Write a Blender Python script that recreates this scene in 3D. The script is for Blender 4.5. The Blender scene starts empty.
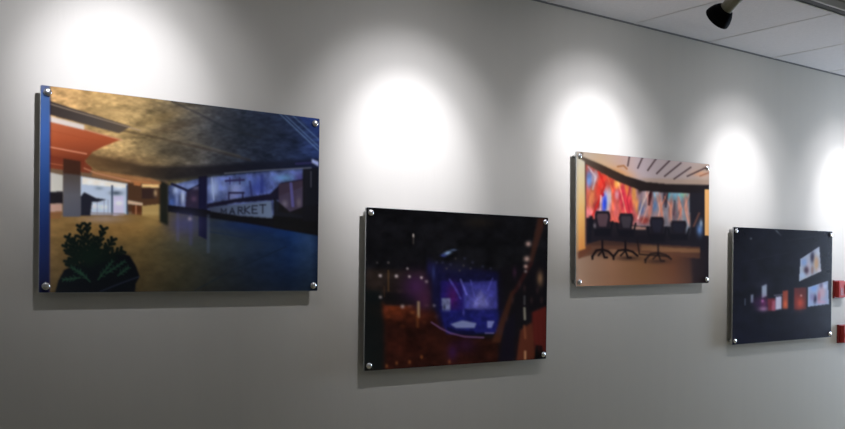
import bpy, bmesh, math, random
import numpy as np
from mathutils import Vector, Matrix

# ------------------------------------------------------------------ basics
SC = bpy.context.scene
COL = SC.collection
EYE = 1.51                       # eye height; wall plane is y = 0, room is at y < 0
CEIL = 1.242 + EYE
PI = math.pi

def link(o, parent=None):
    COL.objects.link(o)
    if parent is not None:
        o.parent = parent
    return o

def obj(name, bm, mat, parent=None, smooth=False, loc=None):
    me = bpy.data.meshes.new(name)
    bmesh.ops.recalc_face_normals(bm, faces=bm.faces)
    if smooth:
        for f in bm.faces:
            f.smooth = True
    bm.to_mesh(me)
    bm.free()
    for m in (mat if isinstance(mat, (list, tuple)) else [mat]):
        me.materials.append(m)
    o = bpy.data.objects.new(name, me)
    if loc is not None:
        o.location = loc
    return link(o, parent)

def struct(o):
    o['kind'] = 'structure'
    return o

def thing(name, label, cat, loc, group=None):
    o = bpy.data.objects.new(name, None)
    o.empty_display_size = 0.05
    o.location = loc
    o['label'] = label
    o['category'] = cat
    if group:
        o['group'] = group
    return link(o)

def box(bm, x0, x1, y0, y1, z0, z1, bevel=0.0, mi=0):
    vs = [bm.verts.new((x, y, z)) for x in (x0, x1) for y in (y0, y1) for z in (z0, z1)]
    idx = [(0, 1, 3, 2), (4, 6, 7, 5), (0, 4, 5, 1), (2, 3, 7, 6), (0, 2, 6, 4), (1, 5, 7, 3)]
    fs = [bm.faces.new([vs[i] for i in q]) for q in idx]
    for f in fs:
        f.material_index = mi
    if bevel > 0:
        es = list({e for f in fs for e in f.edges})
        bmesh.ops.bevel(bm, geom=es, offset=bevel, segments=2, affect='EDGES', profile=0.6)
    return fs

def lathe(bm, prof, seg=32, axis_mat=None, mi=0):
    """prof: (r, h) pairs revolved about local z; axis_mat places it"""
    M = axis_mat or Matrix.Identity(4)
    rings = []
    for r, h in prof:
        if r < 1e-6:
            rings.append([bm.verts.new(M @ Vector((0, 0, h)))])
        else:
            rings.append([bm.verts.new(M @ Vector((r * math.cos(2 * PI * k / seg), r * math.sin(2 * PI * k / seg), h)))
                          for k in range(seg)])
    for a, b in zip(rings[:-1], rings[1:]):
        for k in range(seg):
            q = []
            k2 = (k + 1) % seg
            for v in ((a[k % len(a)], a[k2 % len(a)], b[k2 % len(b)], b[k % len(b)])):
                if v not in q:
                    q.append(v)
            if len(q) > 2:
                f = bm.faces.new(q)
                f.material_index = mi

# ------------------------------------------------------------------ materials
def mat(name, color, rough=0.6, metal=0.0, spec=0.5, bump=None, vary=None, emit=None):
    m = bpy.data.materials.new(name)
    m.use_nodes = True
    nt = m.node_tree
    b = nt.nodes['Principled BSDF']
    b.inputs['Base Color'].default_value = (*color, 1)
    b.inputs['Roughness'].default_value = rough
    b.inputs['Metallic'].default_value = metal
    b.inputs['Specular IOR Level'].default_value = spec
    tc = nt.nodes.new('ShaderNodeTexCoord')
    if vary:                                   # (scale vector, amount)
        sc, amt = vary
        mp = nt.nodes.new('ShaderNodeMapping'); mp.inputs['Scale'].default_value = sc
        nz = nt.nodes.new('ShaderNodeTexNoise'); nz.inputs['Scale'].default_value = 1; nz.inputs['Detail'].default_value = 4
        mx = nt.nodes.new('ShaderNodeMix'); mx.data_type = 'RGBA'
        mx.inputs['A'].default_value = (*[c * (1 - amt) for c in color], 1)
        mx.inputs['B'].default_value = (*[min(1, c * (1 + amt)) for c in color], 1)
        nt.links.new(tc.outputs['Object'], mp.inputs['Vector'])
        nt.links.new(mp.outputs['Vector'], nz.inputs['Vector'])
        nt.links.new(nz.outputs['Fac'], mx.inputs['Factor'])
        nt.links.new(mx.outputs['Result'], b.inputs['Base Color'])
    if bump:                                   # (scale vector, strength, distance)
        sc, st, di = bump
        mp = nt.nodes.new('ShaderNodeMapping'); mp.inputs['Scale'].default_value = sc
        nz = nt.nodes.new('ShaderNodeTexNoise'); nz.inputs['Scale'].default_value = 1; nz.inputs['Detail'].default_value = 3
        bp = nt.nodes.new('ShaderNodeBump'); bp.inputs['Strength'].default_value = st; bp.inputs['Distance'].default_value = di
        nt.links.new(tc.outputs['Object'], mp.inputs['Vector'])
        nt.links.new(mp.outputs['Vector'], nz.inputs['Vector'])
        nt.links.new(nz.outputs['Fac'], bp.inputs['Height'])
        nt.links.new(bp.outputs['Normal'], b.inputs['Normal'])
    if emit:
        b.inputs['Emission Color'].default_value = (*emit[0], 1)
        b.inputs['Emission Strength'].default_value = emit[1]
    return m

M_WALL = mat('wall_paint', (0.57, 0.545, 0.486), 0.75, spec=0.25, bump=((55, 55, 9), 0.12, 0.003), vary=((14, 14, 1.2), 0.025))
M_CEIL = mat('ceiling_tile', (0.70, 0.665, 0.65), 0.9, spec=0.1, bump=((90, 90, 90), 0.35, 0.004), vary=((45, 45, 45), 0.06))
M_GRID = mat('ceiling_grid_metal', (0.655, 0.62, 0.60), 0.6, spec=0.3)
M_JOINT_SHADE = mat('wall_joint_shade', (0.17, 0.165, 0.16), 0.6)  # shade along the wall/ceiling joint, put into the colour
M_FLOOR = mat('carpet', (0.47, 0.41, 0.27), 0.95, spec=0.1, bump=((220, 220, 220), 0.6, 0.01), vary=((60, 60, 60), 0.3))
M_BASE = mat('baseboard_vinyl', (0.06, 0.06, 0.06), 0.5)
M_FRAME = mat('window_frame_metal', (0.35, 0.35, 0.36), 0.4, metal=0.6)
M_CHROME = mat('polished_steel', (0.86, 0.86, 0.88), 0.22, metal=1.0)
M_STEEL = mat('brushed_steel', (0.55, 0.55, 0.55), 0.35, metal=1.0)
M_EDGE = mat('acrylic_edge', (0.42, 0.43, 0.42), 0.25, spec=0.5)
M_BLACK = mat('black_powder_coat', (0.005, 0.0045, 0.0055), 0.8, spec=0.06)
M_BEIGE = mat('beige_enamel', (0.30, 0.285, 0.21), 0.5, spec=0.4)
M_STEM = mat('brown_enamel', (0.20, 0.155, 0.14), 0.5, spec=0.4)
M_TRACK = mat('white_track_enamel', (0.55, 0.55, 0.53), 0.45, spec=0.4)
M_SLOT = mat('track_slot_black', (0.01, 0.01, 0.01), 0.6)
M_RED = mat('red_alarm_plastic', (0.44, 0.04, 0.035), 0.65, spec=0.2)
M_DKRED = mat('dark_red_plastic', (0.24, 0.02, 0.018), 0.45, spec=0.4)
M_WHITE = mat('white_plastic', (0.75, 0.75, 0.73), 0.4)
M_LAMP = mat('lit_lamp_face', (0.9, 0.9, 0.9), 0.4, emit=((0.95, 0.97, 1.0), 18))

M_FILL = mat('fill_light_glow', (0.9, 0.9, 0.9), 0.5, emit=((1.0, .88, .66), 1.45))  # glow of the added fill lights, out of view

# a clear pane: light goes straight through, a little mirror on top
M_PANE = bpy.data.materials.new('window_glass'); M_PANE.use_nodes = True
_nt = M_PANE.node_tree; _nt.nodes.remove(_nt.nodes['Principled BSDF'])
_t = _nt.nodes.new('ShaderNodeBsdfTransparent'); _g = _nt.nodes.new('ShaderNodeBsdfGlossy'); _g.inputs['Roughness'].default_value = 0.02
_mx = _nt.nodes.new('ShaderNodeMixShader'); _mx.inputs[0].default_value = 0.06
_nt.links.new(_t.outputs[0], _mx.inputs[1]); _nt.links.new(_g.outputs[0], _mx.inputs[2])
_nt.links.new(_mx.outputs[0], _nt.nodes['Material Output'].inputs['Surface'])

def print_material(name, rough, spec):
    m = bpy.data.materials.new(name); m.use_nodes = True
    nt = m.node_tree; b = nt.nodes['Principled BSDF']
    a = nt.nodes.new('ShaderNodeAttribute'); a.attribute_name = 'ink'
    nt.links.new(a.outputs['Color'], b.inputs['Base Color'])
    b.inputs['Roughness'].default_value = rough
    b.inputs['Specular IOR Level'].default_value = spec
    return m

# ------------------------------------------------------------------ room shell
XL, XR, YB = -2.6, 8.0, -6.4
def slab(name, *a, m=None):
    bm = bmesh.new(); box(bm, *a)
    return struct(obj(name, bm, m))
slab('wall_back', XL - .15, XR + .15, 0, .15, -.1, CEIL + .15, m=M_WALL)
slab('floor', XL, XR, YB, 0, -.1, 0, m=M_FLOOR)
slab('ceiling', XL, XR, YB, 0, CEIL, CEIL + .12, m=M_CEIL)
slab('wall_left', XL - .15, XL, YB - .15, 0, -.1, CEIL + .15, m=M_WALL)
slab('wall_front', XL, XR, YB - .15, YB, -.1, CEIL + .15, m=M_WALL)
# right wall with a wide daylight window
WY0, WY1, WZ0, WZ1 = -1.45, -0.25, 0.75, 2.35
bm = bmesh.new()
box(bm, XR, XR + .15, YB - .15, WY0, -.1, CEIL + .15)
box(bm, XR, XR + .15, WY1, 0, -.1, CEIL + .15)
box(bm, XR, XR + .15, WY0, WY1, -.1, WZ0)
box(bm, XR, XR + .15, WY0, WY1, WZ1, CEIL + .15)
struct(obj('wall_right', bm, M_WALL))
win = bpy.data.objects.new('window_1', None); win.location = (XR + .06, (WY0 + WY1) / 2, WZ0); struct(link(win))
hw = (WY1 - WY0) / 2; hh = WZ1 - WZ0
bm = bmesh.new()
for a in ((-hw, hw, 0, .05), (-hw, hw, hh - .05, hh)):
    box(bm, -.03, .03, a[0], a[1], a[2], a[3])
for y in (-hw, -hw / 3 - .025, hw / 3 - .025, hw - .05):
    box(bm, -.03, .03, y, y + .05, .05, hh - .05)
obj('window_frame', bm, M_FRAME, win)
bm = bmesh.new(); box(bm, -.004, .004, -hw + .01, hw - .01, .01, hh - .01)
obj('window_pane', bm, M_PANE, win)
bm = bmesh.new(); box(bm, XL, XR, -.012, 0, 0, .1, .003); struct(obj('baseboard_back', bm, M_BASE))
bm = bmesh.new(); box(bm, XL, XR, YB, YB + .012, 0, .1, .003); struct(obj('baseboard_front', bm, M_BASE))

# suspended ceiling: grid bars across (every two feet) and along, and a dark strip painted as the wall joint's shadow
bm = bmesh.new()
k = -10
while True:
    x = 3.496 + .596 * k
    k += 1
    if x < XL + .05: continue
    if x > XR - .05: break
    box(bm, x - .012, x + .012, YB, 0, CEIL - .0016, CEIL)
struct(obj('trim_1', bm, M_GRID))
bm = bmesh.new()
for y in (-1.22, -2.44, -3.66, -4.88):
    box(bm, XL, XR, y - .012, y + .012, CEIL - .0027, CEIL)
struct(obj('trim_2', bm, M_GRID))
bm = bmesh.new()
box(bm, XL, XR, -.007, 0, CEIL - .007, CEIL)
struct(obj('trim_3', bm, M_JOINT_SHADE))

# ------------------------------------------------------------------ drawing kit for the four photographic prints
rng = np.random.default_rng(7)
def blur1(a, n, ax):
    if n < 1: return a
    k = np.ones(2 * n + 1) / (2 * n + 1)
    p = [(0, 0)] * a.ndim; p[ax] = (n, n)
    a = np.pad(a, p, mode='edge')
    c = np.cumsum(a, axis=ax)
    z = np.zeros_like(np.take(c, [0], axis=ax))
    c = np.concatenate([z, c], axis=ax)
    L = c.shape[ax]
    return (np.take(c, range(2 * n + 1, L), axis=ax) - np.take(c, range(0, L - 2 * n - 1), axis=ax)) / (2 * n + 1)
def blur(a, n, times=2):
    for _ in range(times):
        a = blur1(blur1(a, n, 0), n, 1)
    return a

class Drawing:
    """a small painter; the corners tl,tr,br,bl of the drawn trapezoid become the corners of the flat print"""
    S = 2
    def __init__(s, quad, base):
        s.q = np.array(quad, float)
        s.x0, s.y0 = np.floor(s.q.min(0)) - 4
        x1, y1 = np.ceil(s.q.max(0)) + 4
        s.w, s.h = int((x1 - s.x0) * s.S), int((y1 - s.y0) * s.S)
        s.Y, s.X = np.mgrid[0:s.h, 0:s.w]
        s.X = s.X / s.S + s.x0; s.Y = s.Y / s.S + s.y0
        s.im = np.zeros((s.h, s.w, 3)) + np.array(base, float)
    def mask(s, pts):
        m = np.zeros((s.h, s.w), bool); n = len(pts)
        for i in range(n):
            (xa, ya), (xb, yb) = pts[i], pts[(i + 1) % n]
            if ya == yb: continue
            c = ((s.Y >= ya) != (s.Y >= yb)) & (s.X < (xb - xa) * (s.Y - ya) / (yb - ya) + xa)
            m ^= c
        return m.astype(float)
    def lay(s, m, col, a=1.0):
        m = (m * a)[..., None]
        c = col(s.X, s.Y) if callable(col) else np.array(col, float)
        s.im = s.im * (1 - m) + c * m
    def poly(s, pts, col, a=1.0, soft=1):
        s.lay(blur(s.mask(pts), soft, 2) if soft else s.mask(pts), col, a)
    def line(s, pts, w, col, a=1.0, soft=.6):
        d = np.full((s.h, s.w), 1e9)
        for (xa, ya), (xb, yb) in zip(pts[:-1], pts[1:]):
            L = (xb - xa) ** 2 + (yb - ya) ** 2 + 1e-9
            t = np.clip(((s.X - xa) * (xb - xa) + (s.Y - ya) * (yb - ya)) / L, 0, 1)
            d = np.minimum(d, np.hypot(s.X - xa - t * (xb - xa), s.Y - ya - t * (yb - ya)))
        s.lay(np.clip((w / 2 + soft - d) / (2 * soft), 0, 1), col, a)
    def blob(s, x, y, rx, ry, col, a=1.0, rot=0, p=1.0):
        c, n = math.cos(rot), math.sin(rot)
        u = (s.X - x) * c + (s.Y - y) * n; v = -(s.X - x) * n + (s.Y - y) * c
        s.lay(np.exp(-((u / rx) ** 2 + (v / ry) ** 2) ** p), col, a)
    def noise(s, sx, sy, seed, octs=3):
        r = np.random.default_rng(seed); out = 0; amp = 1; tot = 0
        for o in range(octs):
            gw, gh = int(s.w / s.S / sx) + 3, int(s.h / s.S / sy) + 3
            g = r.random((gh, gw))
            u = (s.X - s.x0) / sx; v = (s.Y - s.y0) / sy
            i, j = np.floor(v).astype(int), np.floor(u).astype(int)
            fu, fv = u - j, v - i
            fu = fu * fu * (3 - 2 * fu); fv = fv * fv * (3 - 2 * fv)
            out = out + amp * ((g[i, j] * (1 - fu) + g[i, j + 1] * fu) * (1 - fv) + (g[i + 1, j] * (1 - fu) + g[i + 1, j + 1] * fu) * fv)
            tot += amp; amp *= .55; sx /= 2; sy /= 2
        return out / tot
    def mottle(s, m, n, amt):
        s.im *= 1 + (m * (n - .5) * 2 * amt)[..., None]
    def sample(s, nu, nv):
        src = np.array([(0, 0), (1, 0), (1, 1), (0, 1)], float)
        A = []; B = []
        for (u, v), (x, y) in zip(src, s.q):
            A += [[u, v, 1, 0, 0, 0, -u * x, -v * x], [0, 0, 0, u, v, 1, -u * y, -v * y]]; B += [x, y]
        h = np.append(np.linalg.solve(np.array(A), np.array(B)), 1).reshape(3, 3)
        V, U = np.mgrid[0:nv, 0:nu]; U = U / (nu - 1); V = V / (nv - 1)
        P = np.stack([U, V, np.ones_like(U)], -1) @ h.T
        x = (P[..., 0] / P[..., 2] - s.x0) * s.S; y = (P[..., 1] / P[..., 2] - s.y0) * s.S
        x = np.clip(x, 0, s.w - 1.01); y = np.clip(y, 0, s.h - 1.01)
        j, i = x.astype(int), y.astype(int); fx = (x - j)[..., None]; fy = (y - i)[..., None]
        im = blur(np.clip(s.im, 0, 255), 1, 1)
        c = (im[i, j] * (1 - fx) + im[i, j + 1] * fx) * (1 - fy) + (im[i + 1, j] * (1 - fx) + im[i + 1, j + 1] * fx) * fy
        c = c / 255
        return np.where(c <= .04045, c / 12.92, ((c + .055) / 1.055) ** 2.4), U, V

def ramp(stops, ax=0):
    ps = [p for p, _ in stops]; cs = np.array([c for _, c in stops], float)
    def f(X, Y):
        t = X if ax == 0 else Y
        return np.stack([np.interp(t, ps, cs[:, k]) for k in range(3)], -1)
    return f

# ---- print 1: lobby under a curved stone ceiling ------------------------------
def draw_lobby():
    d = Drawing([(40, 84), (319.5, 119), (317.5, 291), (38.5, 293)], (60, 55, 45))
    # polished floor, brown to blue
    d.lay(np.ones((d.h, d.w)), ramp([(50, (116, 90, 54)), (140, (106, 86, 50)), (180, (70, 66, 48)), (215, (40, 46, 50)), (250, (22, 34, 58)), (290, (16, 38, 84)), (310, (40, 66, 110)), (319, (26, 42, 80))]))
    d.lay(np.clip((d.Y - 215) / 85, 0, 1) ** 1.1, (18, 18, 17), .74)
    d.blob(118, 228, 45, 14, (132, 98, 54), .6); d.mottle(np.ones((d.h, d.w)), d.noise(9, 5, 41, 3), .16)
    d.blob(220, 245, 50, 10, (44, 56, 66), .4)
    d.line([(195, 291), (230, 272), (286, 247)], 1.2, (16, 24, 34), .55)
    d.line([(210, 232), (260, 240), (290, 246)], 1.0, (18, 30, 60), .5)
    d.blob(255, 225, 50, 7, (20, 36, 84), .6)
    # window band on the left
    d.poly([(49, 168), (168, 176), (168, 213), (120, 216), (49, 216)], (104, 84, 66), 1)
    d.poly([(49, 172), (63, 175), (63, 194), (49, 193)], (178, 176, 170))
    d.poly([(80, 176), (128, 184), (128, 215), (80, 215)], (168, 182, 204))
    d.poly([(82, 177), (126, 184), (126, 188), (82, 184)], (222, 214, 200), .9)
    d.poly([(113, 196), (124, 196), (124, 216), (113, 216)], (190, 182, 212), .8)
    d.blob(99, 188, 4, 2, (96, 112, 130), .6); d.blob(116, 193, 6, 2.2, (60, 70, 84), .85)
    for x, y in ((90, 182), (102, 184), (119, 187), (95, 206), (104, 207), (119, 203)): d.blob(x, y, 4, 2.5, (222, 228, 236), .6)
    for x, w in ((112, 2), (127.5, 2.4)):
        d.line([(x, 186), (x, 214)], w, (58, 70, 90), .85)
    for x in (97, 104, 108):
        d.line([(x, 200), (x, 214)], 1, (110, 110, 130), .45)
    d.line([(86, 213), (124, 214)], 2, (120, 112, 120), .6)
    d.poly([(49, 192), (63, 191), (63, 204), (49, 204)], (26, 24, 30), .95)
    d.poly([(49, 204), (62, 203), (62, 212), (49, 213)], (176, 142, 132), .8)
    d.poly([(49, 212), (62, 211), (60, 219), (49, 219)], (116, 78, 48), .8)
    # brown hall in the middle distance
    d.poly([(128, 182), (161, 184), (161, 212), (128, 212)], (70, 48, 34))
    d.poly([(142, 184), (160, 184), (160, 188), (142, 187)], (214, 178, 122)); d.line([(126, 180), (150, 183)], 1.6, (206, 140, 86), .8)
    d.poly([(134, 181), (141, 182), (141, 186), (134, 185)], (190, 120, 70), .8)
    d.poly([(142, 189), (157, 189), (157, 199), (142, 199)], (48, 34, 32))
    d.blob(155.5, 193, 1.8, 3.5, (180, 150, 110), .8)
    d.poly([(128, 200), (143, 203), (143, 206), (128, 204)], (210, 184, 158), .8)
    d.poly([(142, 206), (161, 204), (161, 221), (142, 216)], (168, 142, 88), .85)
    d.poly([(132, 206), (142, 206), (142, 216), (132, 214)], (80, 42, 24), .8)
    d.line([(136, 206), (136, 214)], 1.5, (160, 110, 80), .8)
    d.poly([(120, 214), (161, 216), (161, 226), (110, 222)], (120, 92, 50), .6, 2)
    # blue video wall seen along the right
    d.poly([(168, 186), (202, 178), (310, 167), (304, 228), (222, 213), (168, 208)], (68, 80, 128))
    n = d.noise(7, 9, 3); m = blur(d.mask([(168, 184), (202, 176), (305, 168), (303, 215), (222, 207), (168, 205)]), 1)
    d.mottle(m, n, .55)
    for x, y, rx, ry, c, a in ((176, 190, 3.5, 5, (156, 172, 206), .85), (183, 197, 2.4, 9, (172, 184, 212), .85), (177, 200, 2, 7, (120, 136, 184), .7), (190, 186, 7, 4, (120, 140, 190), .7),
                               (172, 203, 3, 6, (60, 90, 160), .6), (214, 188, 5, 11, (150, 168, 206), .75), (236, 188, 7, 6, (140, 150, 188), .6), (233, 197, 6, 6, (116, 120, 160), .6), (224, 186, 2, 9, (110, 126, 170), .6), (247, 190, 3, 8, (70, 84, 136), .6),
                               (258, 186, 10, 10, (40, 52, 130), .7), (284, 178, 10, 3.5, (88, 130, 172), .8), (245, 182, 10, 4, (86, 110, 160), .5),
                               (300, 178, 5, 5, (60, 50, 110), .6)):
        d.blob(x, y, rx, ry, c, a)
    d.line([(212, 178), (214, 200)], 1.6, (150, 164, 200), .6)
    d.line([(172, 184), (184, 189), (188, 191), (200, 185)], 2.6, (22, 22, 44), .9)
    d.poly([(187, 192), (200, 186), (200, 214), (185, 212)], (34, 26, 40), .9)
    d.blob(194, 199, 3, 3, (92, 66, 90), .6); d.blob(196, 188, 4, 2, (110, 110, 140), .5)
    d.poly([(199, 176), (207.5, 175), (207.5, 240), (199, 236)], (18, 18, 40), .95)
    d.line([(226, 181), (244, 180)], 2.2, (40, 34, 70), .85); d.line([(230, 178), (230, 184)], 1.4, (40, 34, 70), .7); d.line([(240, 178), (240, 184)], 1.4, (40, 34, 70), .7); d.line([(250, 182), (252, 196)], 2, (34, 34, 70), .6); d.line([(262, 176), (262, 192)], 3, (30, 38, 96), .5, 1); d.line([(230, 193), (244, 193)], 2, (26, 22, 46), .8)
    d.line([(229, 193), (229, 199)], 1.5, (26, 22, 46), .8); d.line([(243, 193), (243, 199)], 1.5, (26, 22, 46), .8)
    d.poly([(207, 204), (235, 199), (270, 194), (282, 183), (304, 179), (304, 186), (296, 190), (280, 196), (280, 200), (235, 203), (207, 209)], (20, 18, 32), .95)
    d.poly([(279, 184), (305, 180), (305, 216), (279, 212)], (54, 44, 58), .85)
    d.line([(291, 184), (293, 206)], 3, (74, 72, 130), .8); d.blob(285, 204, 3, 4, (110, 104, 118), .6); d.blob(299, 203, 2.5, 5, (104, 96, 104), .6)
    # long dark base and the market sign
    d.poly([(168, 205), (208, 210), (274, 216), (319, 220), (319, 236), (250, 224), (168, 212)], (16, 16, 20), 1)
    d.poly([(274, 198), (290, 212), (306, 206), (319, 206), (319, 236), (274, 228)], (17, 17, 19), .9)
    d.poly([(209, 207.5), (271, 201), (273, 218.5), (240, 216), (211, 211.5)], ramp([(209, (52, 58, 78)), (228, (66, 76, 100)), (272, (86, 100, 126))]), 1)
    def glyph(strokes, x, w, yt, h):
        for st in strokes:
            d.line([(x + u * w, yt + v * h) for u, v in st], 1.15, (22, 24, 36), .9, .7)
    for ch, x in (('M', 221.5), ('A', 230), ('R', 238.5), ('K', 245), ('E', 252.5), ('T', 260)):
        yt = 209.2 - (x - 221) * .105
        hh_ = 5.2 + (x - 221) * .075
        G = {'M': [[(0, 1), (0, 0), (.5, .6), (1, 0), (1, 1)]], 'A': [[(0, 1), (.5, 0), (1, 1)], [(.2, .65), (.8, .65)]],
             'R': [[(0, 1), (0, 0), (.8, .05), (.8, .45), (0, .5)], [(.35, .5), (1, 1)]], 'K': [[(0, 0), (0, 1)], [(1, 0), (0, .5), (1, 1)]],
             'E': [[(1, 0), (0, 0), (0, 1), (1, 1)], [(0, .5), (.8, .5)]], 'T': [[(0, 0), (1.2, 0)], [(.6, 0), (.6, 1)]]}[ch]
        glyph(G, x, 4.8, yt, hh_)
    d.poly([(303, 164), (319, 164), (319, 222), (303, 222)], (19, 19, 24), .95)
    d.line([(311, 172), (311, 187)], 1.2, (70, 70, 84), .7)
    # reflections on the floor
    d.blob(185, 224, 16, 13, (58, 60, 104), .75); d.line([(178, 214), (178, 240)], 2.5, (74, 76, 128), .4, 1.5); d.line([(191, 216), (191, 244)], 3, (62, 62, 112), .4, 1.5); d.blob(104, 219, 22, 4, (150, 132, 128), .6); d.blob(150, 222, 9, 6, (142, 116, 70), .6)
    d.blob(190, 219, 2, 2, (150, 140, 150), .7)
    d.line([(208.5, 216), (208.5, 252)], 2.4, (70, 82, 112), .45, 1.5)
    d.poly([(160, 180), (168.5, 184), (168.5, 226), (160, 222)], (20, 23, 21), .92, 2)
    # column, standing plant far off
    d.poly([(63, 168), (80.5, 170), (80, 217), (62.5, 217)], ramp([(168, (70, 60, 54)), (195, (84, 84, 92)), (217, (74, 76, 88))], 1))
    d.poly([(80, 197), (84, 192), (90, 195), (96, 198), (106, 199.5), (99, 201.5), (92, 202), (90, 216), (80.5, 216)], (24, 24, 34), .95)
    # ceiling of mottled stone
    top = [(36, 78), (323, 110), (323, 167), (300, 168), (240, 172), (200, 176), (166, 181), (140, 180), (100, 173), (88, 166), (49, 160), (36, 160)]
    cm = blur(d.mask(top), 1)
    d.lay(cm, ramp([(49, (200, 158, 108)), (95, (214, 176, 118)), (122, (206, 172, 116)), (150, (142, 122, 86)), (185, (90, 84, 74)), (215, (58, 60, 66)), (245, (38, 44, 58)), (285, (30, 38, 60)), (319, (30, 42, 78))]))
    d.mottle(cm, d.noise(13, 6, 5, 4), .36)
    d.mottle(cm, d.noise(5, 2.5, 9, 2), .22)
    for x, y, rx, ry, c, a, r in ((128, 98, 26, 7, (214, 176, 122), .5, .12), (75, 94, 20, 6, (206, 166, 112), .5, .12), (160, 118, 24, 6, (120, 98, 62), .5, -.3),
                                  (170, 128, 22, 4, (72, 58, 44), .5, -.25), (240, 130, 40, 10, (36, 42, 52), .4, .1), (120, 160, 40, 8, (66, 48, 34), .6, .1), (168, 148, 30, 10, (40, 38, 36), .5, .1), (112, 112, 20, 7, (222, 186, 128), .5, .15)):
        d.blob(x, y, rx, ry, c, a, r)
    d.line([(172, 101), (200, 114), (226, 128), (260, 138)], 1.6, (34, 36, 42), .6, 1)
    d.line([(112, 128), (160, 138), (210, 150), (250, 160)], 1.6, (50, 40, 32), .6, 1.4)
    d.line([(130, 122), (190, 142), (240, 156)], 1.0, (104, 92, 72), .4, 1.2)
    d.poly([(85, 152), (110, 158), (150, 166), (200, 166), (320, 158), (320, 168), (240, 173), (166, 181), (100, 173), (84, 164)], ramp([(85, (96, 70, 44)), (130, (62, 48, 36)), (170, (24, 22, 24)), (320, (18, 22, 40))]), .85, 3)
    d.poly([(92, 170), (150, 178), (162, 182), (160, 185), (130, 183), (92, 176)], (150, 100, 62), .7, 1)
    # metal light trough and orange panels on the left
    d.poly([(49, 100), (70, 107), (131, 126), (119, 133), (86, 124), (49, 114)], ramp([(50, (62, 54, 52)), (95, (84, 76, 72)), (131, (96, 82, 68))]))
    d.line([(49, 103), (75, 111), (140, 130)], 1.1, (166, 146, 128), .8)
    d.poly([(49, 120), (84, 129), (121, 139), (104, 146), (92, 152), (85, 160), (84, 166), (49, 160)], ramp([(118, (190, 106, 72)), (138, (170, 84, 52)), (152, (136, 66, 42)), (165, (96, 42, 28))], 1))
    d.line([(84, 129), (122, 140)], 1.2, (214, 158, 128), .7); d.line([(50, 130), (84, 138), (100, 141)], 1, (160, 78, 48), .6)
    d.line([(49, 146.5), (86, 153.5)], 1.3, (222, 150, 120), .85)
    d.poly([(49, 115.5), (84, 124.5), (84, 129.5), (49, 121)], (226, 214, 208))
    d.poly([(49, 155), (84, 161), (92, 168), (90, 173), (49, 168)], (112, 50, 34), .9)
    d.line([(49, 163), (62, 165)], 1, (170, 98, 70), .7)
    d.poly([(63, 158), (80.5, 161), (80.5, 175), (63, 173)], (58, 36, 28), .95)
    d.line([(84, 168), (96, 173), (130, 181)], 1.5, (196, 140, 110), .6)
    # blue roof light, top right
    for a, b, w in (((279, 113), (319, 151), 1.3), ((283, 113), (319, 147), 1.0), ((292, 115), (319, 140), .9)):
        d.line([a, b], w, (84, 108, 144), .65)
    d.poly([(296, 114), (319, 117), (319, 138)], (28, 44, 96), .5, 2)
    d.line([(296, 164), (311, 163)], 2, (44, 40, 90), .6); d.poly([(312, 159), (319, 162), (319, 167), (312, 163)], (140, 152, 198), .9)
    d.line([(225, 173.5), (265, 170.5), (311, 168)], 1.3, (112, 116, 130), .6)
    # planter with a bushy plant in front
    d.poly([(54, 296), (58, 281), (64, 270), (78, 264), (100, 256), (118, 252), (130, 256), (136, 266), (140, 277), (136, 284), (135, 296)], (11, 13, 17))
    r = random.Random(4)
    def spray(x0, y0, x1, y1, n, c, w, L):
        d.line([(x0, y0), (x1, y1)], 1.5, c, .95)
        for i in range(n):
            t = (i + 1) / n
            x, y = x0 + (x1 - x0) * t, y0 + (y1 - y0) * t
            for sgn in (-1, 1):
                a = math.atan2(y1 - y0, x1 - x0) + sgn * r.uniform(.5, .95)
                l = L * (1.05 - .5 * t) * r.uniform(.8, 1.1)
                d.line([(x, y), (x + math.cos(a) * l, y + math.sin(a) * l)], w, c, .95)
    for t in ((88, 268, 80, 227, 7), (90, 266, 87, 226, 7), (92, 266, 103, 230, 6), (84, 266, 68, 238, 6), (80, 268, 66, 247, 5),
              (98, 264, 112, 241, 6), (102, 262, 121, 251, 4), (86, 262, 74, 240, 5), (92, 262, 95, 240, 5), (76, 270, 68, 262, 3)):
        spray(*t, (12, 18, 17), 3.1, 7.5)
    d.blob(90, 256, 14, 12, (14, 24, 20), .8)
    for t in ((80, 278, 64, 280, 4), (84, 276, 72, 268, 4), (98, 280, 112, 262, 5), (106, 274, 124, 262, 5), (118, 276, 128, 268, 4), (90, 282, 80, 272, 3)):
        spray(*t, (24, 46, 36), .9, 4.5)
    d.line([(100, 292), (120, 284), (139, 277)], 1.1, (34, 40, 58), .7)
    # blue window reveal down the left edge
    d.poly([(36, 80), (49.5, 80), (49.3, 296), (36, 296)], ramp([(84, (96, 104, 138)), (95, (74, 104, 160)), (130, (62, 96, 164)), (180, (36, 62, 116)), (230, (20, 32, 72)), (293, (11, 12, 28))], 1), 1, 1)
    d.line([(49.8, 90), (49.2, 293)], 1.0, (28, 24, 50), .6)
    return d

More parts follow.
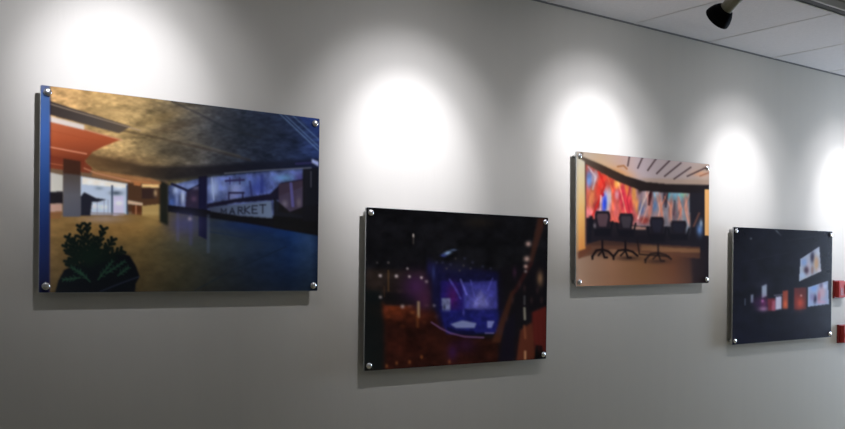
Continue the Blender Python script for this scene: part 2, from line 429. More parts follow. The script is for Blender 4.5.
# ---- print 2: dark club floor with a blue stage --------------------------------
def draw_stage():
    d = Drawing([(366.5, 207), (547, 217.5), (546, 359), (363.5, 371)], (15, 15, 18))
    d.poly([(366, 268), (425, 270), (430, 296), (366, 294)], (34, 26, 22), .7, 4)
    d.poly([(366, 300), (440, 312), (470, 338), (520, 338), (520, 372), (360, 376)], (32, 14, 11), 1, 4)
    d.blob(395, 309, 20, 7, (100, 42, 20), .85); d.blob(410, 316, 24, 7, (62, 26, 15), .7); d.blob(400, 345, 30, 12, (38, 15, 11), .6)
    d.mottle(np.ones((d.h, d.w)), d.noise(10, 8, 51, 3), .5); d.poly([(362, 288), (381, 290), (384, 330), (384, 372), (360, 372)], (11, 15, 16), .9, 4)
    for x, y, c in ((390, 304, (86, 44, 30)), (397, 303, (70, 34, 30)), (409, 305, (96, 60, 48)), (426, 304, (90, 60, 66)), (412, 312, (110, 58, 28)), (388, 316, (84, 38, 20)), (436, 316, (60, 36, 30)), (402, 326, (58, 26, 16)), (424, 322, (60, 28, 18))):
        d.blob(x, y, 2.4, 2, c, .7)
    d.poly([(384, 292), (432, 294), (432, 304), (384, 305)], (14, 13, 14), .9, 2)
    d.line([(384, 286), (384, 296)], 1, (80, 50, 30), .4); d.line([(388, 270), (388, 290)], 1.4, (90, 62, 34), .6)
    d.blob(416, 286, 14, 14, (58, 28, 70), .75); d.blob(424, 300, 8, 10, (70, 32, 60), .6)
    for x, y, r_, a in ((380, 275, 1.6, .9), (396, 275.5, 1.7, .9), (409, 276, 1.4, .8), (421, 277, 1.4, .8), (407, 268, 1.2, .7), (380, 296.5, 1.5, .7),
                        (388, 262, 1.2, .35), (377, 262, 1.2, .25), (426, 281, 1.6, .5), (402, 306, 2, .6), (434, 305, 1.6, .7)):
        d.blob(x, y, r_, r_, (180, 166, 168), a)
    d.line([(413, 234), (413, 236)], 1.6, (190, 178, 172), .9); d.line([(413, 237), (413, 243)], 1.2, (90, 80, 76), .6)
    d.line([(418, 302), (418, 316)], 2.4, (150, 132, 100), .75, 1.2); d.line([(417, 316), (417, 326)], 2, (100, 56, 26), .6, 1.4)
    d.blob(386, 308, 2, 3, (92, 40, 30), .6)
    for x, y in ((409, 362), (421, 357), (396, 363), (386, 366), (449, 362)): d.blob(x, y, 1.4, 2, (132, 74, 38), .6)
    d.blob(452, 352, 5, 8, (40, 18, 60), .7); d.blob(465, 345, 10, 8, (36, 16, 44), .6)
    # stage
    d.poly([(432, 262), (500, 272), (503, 300), (503, 330), (440, 328), (432, 300)], (16, 16, 50), .8, 4)
    d.poly([(462, 282), (496, 280), (498, 309), (462, 309)], (44, 44, 112), 1, 2)
    d.blob(480, 303, 11, 11, (84, 84, 150), .8); d.poly([(480, 289), (472, 306), (489, 306)], (104, 104, 166), .6, 2)
    d.poly([(440, 280), (462, 282), (464, 312), (440, 312)], (26, 20, 84), .8, 2)
    d.blob(452, 296, 6, 12, (62, 20, 74), .8)
    d.line([(449, 279), (456, 290), (460, 298)], 1.5, (80, 82, 170), .6, 1); d.line([(460, 279), (466, 294)], 1.5, (104, 104, 188), .7, 1)
    d.line([(470, 280), (474, 296)], 1, (84, 84, 176), .5, 1); d.line([(492, 278), (487, 290)], 1, (84, 84, 176), .6, 1)
    d.poly([(441, 298), (450, 298), (450, 312), (442, 312)], (112, 122, 150), .75, 1); d.blob(444, 307, 1.2, 3, (40, 40, 60), .8)
    d.poly([(440, 310), (503, 309), (504, 333), (446, 334)], (22, 24, 86), .85, 2)
    d.mottle(blur(d.mask([(434, 268), (503, 274), (503, 333), (436, 330)]), 2), d.noise(4, 4, 11, 2), .22)
    d.poly([(450, 324), (462, 320), (476, 323), (474, 328), (456, 328)], (104, 112, 150), .9, 1)
    d.poly([(487, 321), (494, 321), (491, 328), (487, 328)], (112, 118, 170), .8, 1)
    d.poly([(446, 326), (456, 330), (474, 331), (476, 335), (460, 335), (447, 330)], (12, 12, 36), .9, 1)
    d.line([(431, 322), (440, 328), (450, 333), (464, 336.5), (483, 337.5)], 1.2, (110, 78, 130), .8, .8)
    d.line([(485, 333), (493, 333)], 1.4, (110, 100, 150), .6)
    d.blob(463, 312, 1.2, 3, (84, 84, 170), .5)
    # lights over the stage
    d.blob(447, 252.5, 4, 1.8, (128, 156, 200), .85, -.35); d.blob(453, 249.5, 3, 1, (84, 100, 140), .7); d.blob(443, 255, 3, 1.5, (48, 62, 150), .6)
    d.blob(456, 266, 14, 6, (24, 24, 38), .8); d.blob(429, 268, 3, 8, (28, 26, 78), .6); d.blob(433, 272, 2, 8, (50, 60, 120), .5)
    for x, y in ((455, 258), (463, 265), (470, 268), (459, 270), (446, 268)): d.blob(x, y, 1.2, 1.2, (78, 70, 70), .5)
    d.blob(478, 222, 14, 5, (34, 28, 20), .5)
    # truss and curtain on the right
    d.poly([(498, 268), (546, 260), (546, 362), (498, 362)], (14, 12, 16), .8, 3)
    d.poly([(537, 218), (545, 218), (532, 262), (528, 262)], (54, 30, 24), .8, 2)
    d.poly([(510, 292), (515, 288), (500, 343), (491, 343)], (58, 31, 21), .75, 2)
    d.poly([(528, 262), (533, 262), (516, 292), (510, 296)], (44, 20, 20), .8, 2)
    for x, y, r_ in ((527.5, 243.5, 2.6), (526, 258.5, 2.8), (525, 266, 2)): d.blob(x, y, r_, r_, (170, 140, 132), .85)
    d.blob(525, 271, 1.5, 1.5, (120, 120, 124), .7); d.blob(514, 272, 2, 5, (56, 30, 52), .6)
    d.blob(539.5, 278, 3, 7, (116, 88, 66), .8)
    d.poly([(532, 312), (546, 306), (547, 352), (540, 357), (532, 340)], (74, 24, 21), .9, 2)
    d.poly([(520, 330), (532, 322), (536, 360), (516, 362)], (72, 34, 24), .9, 2)
    d.line([(524, 296), (524, 304)], 1.6, (84, 84, 88), .6, 1); d.line([(524, 308), (524.5, 319)], 2, (134, 130, 116), .85, 1); d.line([(524, 326), (525, 338)], 2, (112, 66, 44), .7, 1.2)
    d.line([(525, 352), (525, 359)], 2, (160, 124, 90), .8, 1)
    d.poly([(505, 322), (515, 312), (514, 362), (498, 362)], (15, 13, 22), .85, 2)
    d.poly([(536, 345), (542, 346), (545, 360), (534, 361)], (12, 12, 14), .8, 1)
    for x in (533, 537, 542): d.line([(x, 318), (x + 2, 350)], .8, (56, 18, 16), .5)
    for x, y in ((512, 300), (506, 318), (500, 332), (519, 284), (524, 288), (531, 300), (541, 300), (537, 290)): d.blob(x, y, 1.6, 3.5, (44, 30, 32), .6)
    for x, y in ((436, 262), (442, 262), (450, 264), (464, 258), (472, 262), (482, 266), (490, 268)): d.blob(x, y, 1.5, 1.5, (46, 46, 70), .6)
    return d

# ---- print 3: meeting room with mural and office chairs ------------------------
def draw_meeting():
    d = Drawing([(576.5, 153), (709.5, 162.5), (708.5, 282.5), (574.5, 286.5)], (60, 45, 40))
    # floor
    d.lay(np.ones((d.h, d.w)), ramp([(577, (126, 104, 90)), (610, (132, 96, 74)), (640, (110, 76, 52)), (672, (84, 52, 38)), (695, (52, 36, 36)), (709, (34, 28, 34))]))
    d.lay(np.clip((d.Y - 255) / 40, 0, 1), (112, 80, 66), .35)
    # mural of loose colour
    mur = [(585, 162), (600, 170), (630, 184), (655, 190), (690, 192), (700, 196), (700, 236), (585, 226)]
    d.poly(mur, ramp([(585, (206, 100, 84)), (625, (196, 84, 74)), (640, (140, 120, 130)), (690, (110, 120, 132))]))
    S = [(589, 180, 4, 9, (110, 150, 220), .95, 0), (594, 178, 3, 7, (206, 196, 216), .8, .2), (591, 199, 3, 12, (236, 140, 90), .85, .1), (588, 214, 4, 7, (230, 130, 140), .8, 0),
         (601, 184, 4, 15, (226, 60, 48), .95, .35), (607, 180, 5, 8, (224, 74, 56), .8, 0), (596, 206, 4, 6, (120, 30, 42), .7, .5), (598, 214, 5, 5, (220, 160, 190), .8, 0),
         (605, 203, 4.6, 14, (204, 214, 236), .95, .05), (603.5, 204, 2.6, 10, (44, 70, 214), .95, .08), (609, 196, 2, 8, (236, 236, 240), .7, 0), (602, 195, 1.4, 2, (150, 20, 70), .9, 0),
         (613, 190, 2.5, 12, (216, 70, 60), .8, -.1), (617, 184, 4, 5, (240, 176, 84), .9, .2), (616, 195, 2.5, 5, (190, 150, 170), .7, 0), (615, 210, 3, 8, (226, 110, 110), .8, 0),
         (622, 198, 4, 14, (196, 44, 70), .9, -.1), (628, 206, 5, 12, (206, 52, 66), .9, 0), (626, 188, 2, 8, (236, 130, 70), .85, -.1), (633, 194, 2.2, 12, (232, 158, 80), .85, 0), (636, 206, 2, 8, (226, 140, 60), .7, 0),
         (640, 208, 3, 6, (60, 90, 150), .7, 0), (633, 216, 5, 5, (196, 80, 80), .6, 0), (640, 188, 2.4, 6, (42, 28, 26), .9, .4),
         (645, 194, 2, 12, (186, 158, 156), .8, .35), (649, 196, 2.2, 8, (88, 30, 34), .9, .1), (655, 193, 2.5, 5, (120, 176, 206), .8, 0), (653, 205, 3.5, 6, (76, 110, 156), .85, 0),
         (649, 210, 2.4, 12, (196, 120, 104), .85, .2), (660, 206, 2, 14, (196, 130, 112), .8, -.12), (664, 196, 2, 10, (50, 34, 44), .85, .05), (668, 192, 2, 6, (60, 150, 160), .8, 0),
         (670, 208, 2.2, 13, (176, 104, 88), .85, .1), (676, 194, 6, 7, (112, 164, 190), .85, 0), (683, 193, 4, 4, (120, 176, 150), .8, 0), (679, 208, 2, 12, (186, 112, 96), .8, -.15),
         (686, 206, 2, 14, (196, 128, 112), .8, -.1), (674, 214, 3, 7, (90, 60, 66), .7, 0), (657, 220, 5, 6, (150, 96, 90), .7, 0), (690, 220, 3, 8, (180, 110, 86), .7, .2), (643, 220, 5, 4, (150, 50, 44), .85, 0)]
    mm = blur(d.mask(mur), 1)
    for x, y, rx, ry, c, a, rt in S:
        k, n_ = math.cos(rt), math.sin(rt)
        u = (d.X - x) * k + (d.Y - y) * n_; v = -(d.X - x) * n_ + (d.Y - y) * k
        d.lay(np.exp(-((u / rx) ** 2 + (v / ry) ** 2) ** 1.5) * mm, c, a)
    for pts, w_, c, a in (([(588, 168), (595, 178), (592, 190)], 1.6, (226, 214, 226), .7), ([(598, 172), (604, 186), (596, 206), (591, 218)], 2.2, (206, 44, 40), .8),
                          ([(606, 174), (611, 190), (612, 210)], 1.6, (236, 120, 80), .7), ([(600, 196), (599, 214)], 1.2, (236, 232, 240), .7),
                          ([(616, 178), (620, 192), (625, 214)], 1.4, (236, 196, 150), .5), ([(630, 184), (626, 200), (630, 220)], 1.6, (150, 30, 50), .6),
                          ([(637, 218), (642, 202), (650, 188)], 1.5, (204, 180, 172), .8), ([(641, 222), (647, 206), (646, 190)], 1.5, (190, 130, 116), .7),
                          ([(656, 224), (659, 208), (655, 192)], 1.4, (206, 150, 130), .75), ([(662, 224), (660, 206), (667, 192)], 1.4, (196, 116, 96), .75),
                          ([(671, 224), (670, 206), (664, 196)], 1.3, (206, 140, 116), .7), ([(676, 224), (681, 208), (678, 196)], 1.4, (200, 126, 104), .75),
                          ([(688, 222), (684, 206), (690, 192)], 1.4, (206, 140, 120), .7), ([(650, 192), (648, 204)], 2.4, (50, 24, 30), .7), ([(667, 190), (665, 206)], 2, (34, 28, 40), .7),
                          ([(674, 200), (673, 214)], 1.6, (60, 40, 50), .6)):
        k0 = d.im.copy(); d.line(pts, w_, c, a); d.im = k0 * (1 - mm[..., None]) + d.im * mm[..., None]
    d.mottle(mm, d.noise(3.5, 7, 21, 2), .22)
    # dark wall on the right with a blue figure
    d.poly([(689, 186), (705, 186), (705, 284), (709, 284), (709, 236), (690, 236)], (34, 32, 40), 1, 1)
    d.line([(693, 226), (699, 212)], 1.4, (150, 90, 70), .7, 1)
    d.poly([(690, 234), (712, 232), (712, 288), (692, 288)], (34, 28, 34), .8, 3)
    # under the table
    d.poly([(585, 218), (640, 226), (705, 226), (705, 250), (640, 246), (585, 246)], (28, 26, 34), .95, 1)
    d.poly([(574, 248), (600, 240), (640, 243), (700, 246), (700, 258), (640, 252), (610, 249), (577, 259)], (84, 54, 42), .85, 1)
    d.poly([(640, 244), (672, 247), (700, 248), (700, 252), (660, 251), (640, 250)], (124, 88, 62), .8, 1)
    d.poly([(628, 225.5), (645, 227), (645, 229.5), (624, 228.5)], (196, 146, 130), .85, 1)
    d.blob(686, 226, 3, 6, (138, 150, 168), .85); d.blob(699.5, 229, 3, 6, (96, 132, 190), .95); d.blob(701, 222, 1.6, 4, (176, 200, 226), .7)
    d.poly([(574, 250), (590, 246), (590, 250), (577, 259)], (90, 54, 40), .9, 1)
    # four office chairs
    def chair(x, y, w, h, inner):
        d.poly([(x - w * .42, y), (x + w * .42, y), (x + w * .5, y + h * .25), (x + w * .34, y + h), (x - w * .34, y + h), (x - w * .5, y + h * .25)], (30, 26, 34), 1, 1)
        d.poly([(x - w * .3, y + 2.2), (x + w * .3, y + 2.2), (x + w * .36, y + h * .3), (x + w * .22, y + h * .8), (x - w * .22, y + h * .8), (x - w * .36, y + h * .3)], inner, .85, 1)
        d.poly([(x - w * .55, y + h * .9), (x + w * .55, y + h * .9), (x + w * .5, y + h * 1.3), (x - w * .5, y + h * 1.3)], (20, 20, 27), 1, 1)
        d.line([(x - w * .62, y + h * .55), (x - w * .55, y + h)], 2, (22, 22, 28), .9); d.line([(x + w * .62, y + h * .55), (x + w * .5, y + h)], 2, (22, 22, 28), .9)
    chair(601.5, 211.5, 16, 19, (88, 66, 74)); chair(625, 213.5, 15, 18, (60, 54, 62)); chair(656, 216.5, 15, 19, (36, 36, 50)); chair(678, 220, 17, 15, (30, 30, 42))
    d.blob(593.5, 226, 1.5, 2.5, (130, 120, 130), .7)
    d.line([(590, 218), (588, 240)], 4, (22, 22, 30), .9, 1)
    d.blob(602, 253, 11, 4, (52, 34, 30), .6); d.blob(640, 238, 60, 7, (22, 20, 27), .7)
    for x, y, w in ((601, 250.5, 10), (624, 250.5, 12), (657, 253.5, 13)):
        a = 1 if x < 640 else .75
        d.line([(x, y - 10), (x, y)], 2, (22, 18, 22), a)
        d.line([(x - w, y + 6), (x - w * .6, y), (x, y - 1), (x + w * .6, y + 1), (x + w, y + 5)], 2.2, (24, 18, 20), a)
        d.line([(x - w, y + 6), (x - w, y + 8.5)], 2, (20, 16, 18), a); d.line([(x, y), (x + w * .2, y + 7), (x + w * .45, y + 7)], 2, (22, 18, 20), a)
        d.line([(x - w * .4, y + 5), (x, y)], 1.6, (22, 18, 20), a)
    d.line([(636, 240), (638, 254), (668, 256)], 1.6, (24, 18, 20), .8); d.blob(627, 258, 12, 2.5, (34, 24, 24), .7); d.blob(657, 261, 12, 2.5, (34, 24, 26), .6)
    # ceiling with slots, dark soffit
    d.poly([(574, 150), (712, 158), (712, 188), (660, 190), (628, 183), (604, 171), (580, 161)], ramp([(577, (222, 208, 196)), (600, (214, 186, 158)), (620, (190, 160, 150)), (640, (168, 154, 160)), (680, (160, 146, 148)), (709, (176, 156, 146))]))
    d.blob(618, 173, 16, 5, (212, 150, 92), .8, .3); d.blob(600, 165, 12, 4, (222, 188, 150), .6, .3)
    d.poly([(640, 178), (709, 178), (709, 186), (650, 188)], (158, 134, 118), .7, 2)
    d.blob(700, 172, 8, 3, (206, 150, 116), .7)
    d.line([(617, 167), (623, 166), (626, 169)], 1.6, (150, 92, 50), .8)
    for a, b in (((629, 155), (627, 166)), ((642.5, 156), (637, 168)), ((656, 157.5), (647, 170)), ((669, 160), (656, 173)), ((680.5, 162), (664, 175.5)), ((690.5, 166), (673.5, 178)), ((707, 165.5), (687, 175))):
        d.line([a, b], 1.5, (64, 48, 52), .9, .5)
    d.line([(709, 171), (700, 174.5)], 1.4, (140, 84, 62), .7, .5)
    d.poly([(580, 153.5), (583, 154), (582, 158), (600, 165), (625, 176), (645, 181.5), (670, 183.5), (712, 183), (712, 191), (668, 192), (640, 190.5), (615, 181), (600, 173), (580, 162.5)], ramp([(580, (112, 98, 88)), (605, (66, 50, 42)), (635, (38, 30, 30)), (709, (32, 28, 32))]), 1, 1)
    # warm door jambs
    d.poly([(574, 157), (580, 160), (585, 163.5), (584, 249), (573, 253)], ramp([(160, (232, 226, 206)), (185, (226, 204, 158)), (215, (214, 166, 100)), (250, (176, 116, 62))], 1), 1, 1)
    d.line([(585.2, 164), (584.5, 246)], 1.2, (84, 56, 58), .8)
    d.poly([(573, 150), (578.2, 150), (576.6, 288), (573, 288)], ramp([(153, (214, 210, 200)), (200, (196, 178, 150)), (250, (130, 108, 90)), (286, (106, 90, 84))], 1), .8, 1)
    d.poly([(704.6, 188), (711, 188), (711, 235), (704.6, 234)], (232, 176, 112), 1, 0)
    return d

# ---- print 4: video screens in a dark hall --------------------------------------
def draw_screens():
    d = Drawing([(732.5, 227), (832, 231), (831.5, 337), (732, 345)], (16, 17, 27))
    d.mottle(np.ones((d.h, d.w)), d.noise(8, 8, 31, 3), .35)
    d.lay(np.clip((d.Y - 300) / 45, 0, 1), (20, 22, 36), .6)
    d.blob(776, 231, 3, 1.0, (96, 104, 110), .6, .8); d.blob(750, 238.5, 1, 1, (130, 140, 150), .7); d.line([(776, 231), (780, 235)], 1, (90, 96, 104), .5)
    d.line([(786, 240), (815, 236)], .8, (40, 42, 54), .6); d.line([(740, 262), (790, 252)], .8, (32, 34, 46), .5)
    d.blob(762, 285, 10, 4, (34, 34, 50), .5)
    d.line([(744.5, 299), (744.5, 305)], 1.0, (92, 104, 130), .7); d.poly([(750.5, 295), (752.8, 294), (752.8, 303), (750.5, 303)], (128, 138, 160), .85)
    d.poly([(761.5, 286), (766, 284), (766.3, 296), (761, 298.5)], (136, 146, 168), .95, 1)
    d.blob(763, 303, 5, 6, (96, 40, 86), .8); d.blob(763, 309, 5, 2.4, (150, 112, 150), .8); d.blob(762, 301, 1.3, 1.5, (190, 120, 180), .8); d.blob(756, 303, 4, 5, (48, 26, 60), .7)
    d.poly([(767, 299), (775, 298), (775, 311), (768, 311)], (110, 36, 48), .85, 1)
    d.poly([(772, 301), (775.5, 300), (776, 311), (771, 311)], (170, 96, 120), .6, 1)
    d.poly([(775.5, 297), (781.5, 296), (781.5, 309), (775, 310)], (176, 174, 204), .95, 1); d.line([(774, 295.5), (782, 294.5)], 1.2, (112, 112, 132), .7)
    d.poly([(782.5, 291), (788, 290), (788, 309), (782.5, 309)], (146, 66, 50), .9, 1); d.blob(785, 304, 2, 4, (210, 100, 60), .6)
    d.poly([(793.5, 288), (806, 287), (806.5, 309), (794, 310)], (84, 34, 34), .95, 1); d.blob(800, 303, 4, 6, (166, 64, 46), .9); d.blob(801, 295.5, 1, 1, (226, 190, 180), .7); d.blob(796, 300, 1.5, 8, (120, 40, 34), .6)
    A = [(800, 258.5), (819, 246), (821.2, 271), (798.5, 281.5)]
    d.poly(A, (148, 156, 176), 1, 0); mA = d.mask(A)
    B = [(808, 287), (828, 280.5), (829.3, 304), (807.8, 306.8)]
    d.poly(B, (136, 150, 184), 1, 0); mB = d.mask(B)
    def inside(m, L):
        for x, y, rx, ry, c, a in L:
            d.lay(np.exp(-(((d.X - x) / rx) ** 2 + ((d.Y - y) / ry) ** 2) ** 1.4) * m, c, a)
    inside(mA, [(804, 262, 4, 4, (112, 138, 188), .8), (812, 257, 2.2, 6, (40, 36, 58), .95), (816, 263, 2.6, 8, (176, 142, 112), .95), (808, 268, 2, 9, (176, 156, 168), .7),
                (806, 270, 2.6, 4, (56, 40, 58), .95), (812, 270, 1.6, 5, (120, 84, 76), .7), (802, 275, 3, 3, (150, 170, 200), .7), (818, 252, 2, 4, (176, 186, 206), .7), (819, 270, 2, 2.5, (190, 176, 186), .7)])
    inside(mB, [(814, 288, 4, 4, (112, 146, 206), .7), (822, 292, 4, 8, (180, 146, 160), .8), (819, 297, 1.6, 6, (160, 104, 120), .9), (815, 299, 1.8, 4.5, (36, 30, 60), .95),
                (812, 297, 2.5, 4, (116, 110, 156), .7), (825, 286, 2, 3, (178, 190, 220), .7), (822, 302, 5, 2, (176, 140, 168), .7), (821, 285, 1.6, 3, (82, 78, 110), .7)])
    return d

# ------------------------------------------------------------------ panels on standoffs
GAP, THK = 0.033, 0.006
def illum_one(U, V):
    return np.ones_like(U)
LIGHT = {}          # expected light on each print, used only to turn seen colours into pigment
LIGHT = {'lobby': [0.249, 5.146, -1.096, 0.868, -16.012, -3.131, 9.726, 1.905, 1.984, -0.213], 'stage': [0.241, 2.118, -2.072, 1.511, -7.669, -0.846, 4.544, 0.942, 0.57, -0.468], 'meeting': [0.951, 1.199, -1.611, 3.863, -10.85, -1.537, 8.802, 0.777, -1.669, -0.137], 'screens': [0.598, -2.152, -2.19, 4.478, 0.294, 0.072, 1.81, 0.347, -3.267, -0.474]}   # expected light

def make_print(name, label, d, cx, cz, w, h, ang, nu, nv, rough, key, round_=0.004):
    root = thing(name, label, 'picture', (cx, 0, cz + EYE))
    root.rotation_euler = (0, -ang, 0)
    # clear acrylic slab with slightly rounded corners
    bm = bmesh.new()
    loop = []
    for sx, sz, a0 in ((1, 1, 0), (-1, 1, 90), (-1, -1, 180), (1, -1, 270)):
        for k in range(5):
            a = math.radians(a0 + 90 * k / 4)
            loop.append((sx * (w / 2 - round_) + round_ * math.cos(a), sz * (h / 2 - round_) + round_ * math.sin(a)))
    f = [bm.verts.new((x, -GAP - THK, z)) for x, z in loop]
    g = [bm.verts.new((x, -GAP, z)) for x, z in loop]
    bm.faces.new(f); bm.faces.new(g[::-1])
    for i in range(len(loop)):
        j = (i + 1) % len(loop)
        bm.faces.new((f[i], g[i], g[j], f[j]))
    obj('acrylic_sheet', bm, M_EDGE, root)
    # the photographic print: a fine sheet whose ink is stored per point
    lin, U, V = d.sample(nu, nv)
    if key in LIGHT:
        L = LIGHT[key]
        t = L[0] + L[1] * U + L[2] * V + L[3] * U * V + L[4] * U * U + L[5] * V * V + L[6] * U ** 3 + L[7] * V ** 3 + L[8] * U * U * V + L[9] * U * V * V
        lin = lin / np.exp(t)[..., None] / np.array([.945, .972, 1.085])
    lin = np.clip(lin, 0.001, .9)
    m_ = .0012
    xs = (U - .5) * (w - 2 * m_); zs = (.5 - V) * (h - 2 * m_)
    # keep the sheet inside the rounded corners
    rr = round_
    ex = np.maximum(np.abs(xs) - (w / 2 - m_ - rr), 0); ez = np.maximum(np.abs(zs) - (h / 2 - m_ - rr), 0)
    dd = np.hypot(ex, ez); s = np.where(dd > rr, rr / np.maximum(dd, 1e-9), 1)
    xs = np.sign(xs) * (np.abs(xs) - ex * (1 - s)); zs = np.sign(zs) * (np.abs(zs) - ez * (1 - s))
    co = np.stack([xs, np.full_like(xs, -GAP - THK - .0006), zs], -1).reshape(-1, 3)
    idx = np.arange(nu * nv).reshape(nv, nu)
    quads = np.stack([idx[:-1, :-1], idx[1:, :-1], idx[1:, 1:], idx[:-1, 1:]], -1).reshape(-1, 4)
    me = bpy.data.meshes.new('photo_print')
    me.vertices.add(len(co)); me.vertices.foreach_set('co', co.ravel())
    me.loops.add(quads.size); me.loops.foreach_set('vertex_index', quads.ravel().astype(np.int32))
    me.polygons.add(len(quads)); me.polygons.foreach_set('loop_start', np.arange(0, quads.size, 4, dtype=np.int32))
    me.update(calc_edges=True)
    at = me.color_attributes.new('ink', 'FLOAT_COLOR', 'POINT')
    at.data.foreach_set('color', np.concatenate([lin.reshape(-1, 3), np.ones((nu * nv, 1))], 1).ravel().astype(np.float32))
    me.materials.append(print_material(key + '_print_gloss', rough, .05))
    link(bpy.data.objects.new('photo_print', me), root)
    # standoffs: barrel between wall and sheet, domed cap on the face
    for sx in (-1, 1):
        for sz in (-1, 1):
            R = Matrix.Translation((sx * (w / 2 - .021), 0, sz * (h / 2 - .022))) @ Matrix.Rotation(PI / 2, 4, 'X')
            bm = bmesh.new()
            lathe(bm, [(0, 0), (.0095, 0), (.0095, GAP), (0, GAP)], 24, R)
            so = obj('standoff', bm, M_STEEL, root, True)
            bm = bmesh.new()
            y = GAP + THK + .0007
            lathe(bm, [(0, y), (.0125, y), (.0132, y + .002), (.0128, y + .0048), (.0108, y + .0072), (.006, y + .0088), (0, y + .0092)], 28, R)
            obj('cap', bm, M_CHROME, so, True)
    return root

make_print('wall_picture', 'large print of a brown and blue lobby with a bushy plant in its corner, leftmost', draw_lobby(), 1.1799, .2235, 1.003, .6733, -.0026, 420, 260, .22, 'lobby')
make_print('wall_picture', 'dark print of a club floor with a glowing blue stage, mounted low on the wall', draw_stage(), 2.3874, -.1106, .988, .6662, -.0027, 300, 230, .22, 'stage')
make_print('wall_picture', 'print of a meeting room with a colourful mural and black office chairs', draw_meeting(), 3.5654, .2286, 1.0055, .6548, .0135, 280, 220, .22, 'meeting')
make_print('wall_picture', 'nearly black print with small bright video screens, beside the red alarm boxes', draw_screens(), 4.7896, -.1062, 1.0056, .6688, .0052, 240, 190, .22, 'screens')

# ------------------------------------------------------------------ red fire alarm devices at the right edge
r1 = thing('fire_alarm', 'red wall-mounted fire alarm box beside the dark print, upper of the two', 'fire alarm', (5.425, 0, EYE - .137))
bm = bmesh.new(); box(bm, -.058, .058, -.012, 0, -.058, .058, .003); obj('back_plate', bm, M_DKRED, r1)
bm = bmesh.new(); box(bm, -.052, .052, -.042, -.012, -.052, .052, .006); h1 = obj('housing', bm, M_RED, r1)
bm = bmesh.new()
for k in range(5):
    box(bm, -.036, .0, -.0445, -.041, -.034 + k * .009, -.030 + k * .009)
obj('grille', bm, M_DKRED, h1)
bm = bmesh.new(); box(bm, .012, .044, -.0455, -.0415, -.030, .030, .0015); obj('strobe_lens', bm, M_DKRED, h1)
r2 = thing('alarm_pull_station', 'red fire alarm pull station at the edge, lower of the two red boxes', 'fire alarm', (5.485, 0, EYE - .425))
bm = bmesh.new(); box(bm, -.062, .062, -.014, 0, -.06, .06, .003); obj('back_plate', bm, M_DKRED, r2)
bm = bmesh.new(); box(bm, -.050, .050, -.045, -.014, -.056, .056, .005); h2 = obj('housing', bm, M_RED, r2)
bm = bmesh.new(); box(bm, -.034, .034, -.056, -.0445, -.022, .004, .004); obj('pull_handle', bm, M_WHITE, h2)

# ------------------------------------------------------------------ lighting track and heads
TY, TZ = -0.872, CEIL - .0055
TW, TH = .036, .034
tr = thing('light_track', 'white lighting track with a dark slot running along the tiled ceiling', 'light track', (2.7, TY, TZ))
bm = bmesh.new()
L0, L1 = -1.6 - 2.7, 7.4 - 2.7
box(bm, L0, L1, -TW, TW, -.006, 0)                      # top web
for s in (-1, 1):
    a, b = sorted((s * TW, s * (TW - .006)))
    box(bm, L0, L1, a, b, -TH, -.006)                   # side walls
    a, b = sorted((s * (TW - .006), s * .024))
    box(bm, L0, L1, a, b, -TH, -TH + .004)              # lips
obj('rail', bm, M_TRACK, tr)
bm = bmesh.new(); box(bm, L0 + .01, L1 - .01, -.0295, .0295, -TH + .0045, -.0065); obj('conductor_slot', bm, M_SLOT, tr)
for s, x in ((-1, L0), (1, L1)):
    bm = bmesh.new(); a, b = sorted((x, x + s * .02)); box(bm, a, b, -TW - .002, TW + .002, -TH - .002, 0, .003); obj('end_cap', bm, M_TRACK, tr)

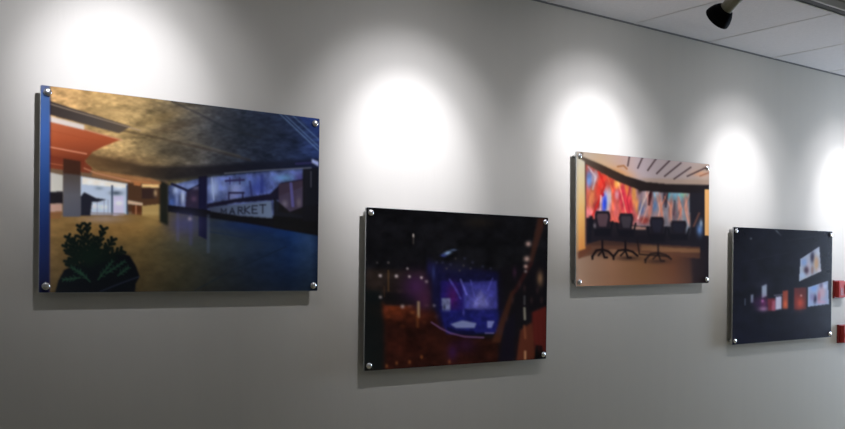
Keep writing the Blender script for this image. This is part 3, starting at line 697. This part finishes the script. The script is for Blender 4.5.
POWER = 54
def make_head(X, label, aim_z=.55, power=1.0):
    hx, hy, hz = X - .072, TY, TZ - TH - .1
    t = thing('track_spotlight', label, 'spotlight', (hx, TY, TZ - TH), 'track spotlights')
    base = Vector((hx, hy, TZ - TH))
    piv = Vector((0, 0, -.108))
    bm = bmesh.new(); box(bm, -.04, .04, -.017, .017, -.022, 0, .004); obj('adapter', bm, M_TRACK, t)
    bm = bmesh.new(); lathe(bm, [(0, -.02), (.008, -.02), (.008, -.09), (0, -.09)], 16); obj('stem', bm, M_STEM, t, True)
    target = Vector((X, 0, aim_z + EYE))
    dr = (target - (base + piv)).normalized()
    z = dr; x = Vector((1, 0, 0)); x = (x - z * x.dot(z)).normalized(); y = z.cross(x)
    A = Matrix((x, y, z)).transposed().to_4x4(); A.translation = piv
    bm = bmesh.new()
    lathe(bm, [(0, -.085), (.020, -.085), (.0265, -.078), (.0275, -.05), (.0275, .048), (.0, .048)], 32, A)
    body = obj('lamp_body', bm, M_BEIGE, t, True)
    bm = bmesh.new()
    for k in range(3):
        lathe(bm, [(.0276, -.06 + .012 * k), (.0292, -.058 + .012 * k), (.0292, -.054 + .012 * k), (.0276, -.052 + .012 * k)], 32, A)
    obj('cooling_rib', bm, M_BEIGE, body, True)
    bm = bmesh.new()
    lathe(bm, [(.0278, .030), (.036, .034), (.048, .052), (.0555, .072), (.058, .084), (.058, .090), (.0555, .090), (.053, .076), (.044, .058), (.032, .050), (.0278, .049)], 40, A)
    obj('flared_hood', bm, M_BLACK, t, True)
    bm = bmesh.new(); lathe(bm, [(0, .0495), (.026, .0495), (.027, .053), (.022, .058), (0, .060)], 28, A); obj('lamp_face', bm, M_LAMP, t, True)
    ld = bpy.data.lights.new('track_lamp', 'SPOT')
    ld.energy = POWER * .76 * power; ld.spot_size = math.radians(SPOT); ld.spot_blend = 1.0; ld.shadow_soft_size = .016
    ld.color = (.88, .89, 1.0)
    lo = bpy.data.objects.new('track_lamp', ld)
    lo.matrix_world = Matrix.Translation(base + piv + dr * .068) @ (-dr).to_track_quat('Z', 'Y').to_matrix().to_4x4()
    link(lo)
    l2 = ld.copy(); l2.energy = POWER * HALO * power; l2.spot_size = math.radians(74)
    lo2 = bpy.data.objects.new('track_lamp_spill', l2); lo2.matrix_world = lo.matrix_world; link(lo2)
    l3 = ld.copy(); l3.energy = POWER * .10 * power; l3.spot_size = math.radians(120)
    lo3 = bpy.data.objects.new('track_lamp_wash', l3); lo3.matrix_world = lo.matrix_world; link(lo3)
    return t
SPOT, HALO = 48, .48
make_head(3.21, 'black hooded track spotlight with a beige neck hanging below the ceiling tiles', .52, 1.2)
make_head(.93, 'black hooded track spotlight aimed above the leftmost print', .57, 1.05)
make_head(2.12, 'black hooded track spotlight aimed above the print with the blue stage', .42, 1.45)
make_head(4.36, 'black hooded track spotlight aimed between the mural print and the darkest print', .43, 1.15)
make_head(5.47, 'black hooded track spotlight aimed above the red alarm boxes', .38, 1.35)
make_head(-.17, 'black hooded track spotlight left of all the prints', .5, .8)

# unseen fill lights in the ceiling, added to raise the ambient light
for k, (x, y) in enumerate(((3.2, -3.0), (4.394, -3.0), (5.582, -3.0), (6.774, -3.0))):
    t = thing('added_fill_light', 'added square fill light in the ceiling, %s of the row' % ('nearest the left wall', 'second from the left', 'third from the left', 'nearest the window')[k], 'fill light', (x, y, CEIL - .0056), 'added fill lights')
    bm = bmesh.new()
    for a in ((-.29, .29, -.29, -.265), (-.29, .29, .265, .29), (-.29, -.265, -.265, .265), (.265, .29, -.265, .265)):
        box(bm, a[0], a[1], a[2], a[3], -.012, 0, .002)
    obj('frame', bm, M_TRACK, t)
    bm = bmesh.new(); box(bm, -.265, .265, -.265, .265, -.008, -.001); obj('diffuser', bm, M_FILL, t)

# ------------------------------------------------------------------ daylight, world
w = bpy.data.worlds.new('sky'); SC.world = w; w.use_nodes = True
w.node_tree.nodes['Background'].inputs[0].default_value = (.55, .7, 1, 1)
w.node_tree.nodes['Background'].inputs[1].default_value = 2.0
ad = bpy.data.lights.new('window_daylight', 'AREA'); ad.shape = 'RECTANGLE'; ad.size = WY1 - WY0; ad.size_y = hh
ad.energy = 172; ad.color = (.63, .77, 1.0)
ao = bpy.data.objects.new('window_daylight', ad)
ao.location = (XR + .25, (WY0 + WY1) / 2, (WZ0 + WZ1) / 2)
ao.rotation_euler = Vector((1, 0, 0)).to_track_quat('Z', 'Y').to_euler()
ao.rotation_euler = Matrix(((0, 0, 1), (1, 0, 0), (0, 1, 0))).to_euler()
link(ao)

# ------------------------------------------------------------------ camera
f, yaw, pit, rol, D = 914.5822, .6603, -.0108, .0120, 3.2605
cy_, sy_ = math.cos(yaw), math.sin(yaw)
fwd = Vector((sy_ * math.cos(pit), cy_ * math.cos(pit), math.sin(pit)))
right = Vector((cy_, -sy_, 0)); up = right.cross(fwd)
r2_ = math.cos(rol) * right + math.sin(rol) * up; u2_ = -math.sin(rol) * right + math.cos(rol) * up
cd = bpy.data.cameras.new('camera'); cam = bpy.data.objects.new('camera', cd); link(cam)
Mx = Matrix((r2_, u2_, -fwd)).transposed().to_4x4(); Mx.translation = (0, -D, EYE)
cam.matrix_world = Mx
cd.sensor_fit = 'HORIZONTAL'; cd.sensor_width = 36; cd.lens = f / 845 * 36
cd.shift_x = -61.2163 / 845; cd.shift_y = 59.0932 / 845
cd.clip_start = .05
SC.camera = cam

SC.view_settings.view_transform = 'Standard'; SC.view_settings.look = 'None'
SC.view_settings.gamma = 1; SC.view_settings.use_curve_mapping = False
SC.view_settings.exposure = 0.0
SC.cycles.max_bounces = 8; SC.cycles.diffuse_bounces = 5; SC.cycles.sample_clamp_indirect = 4
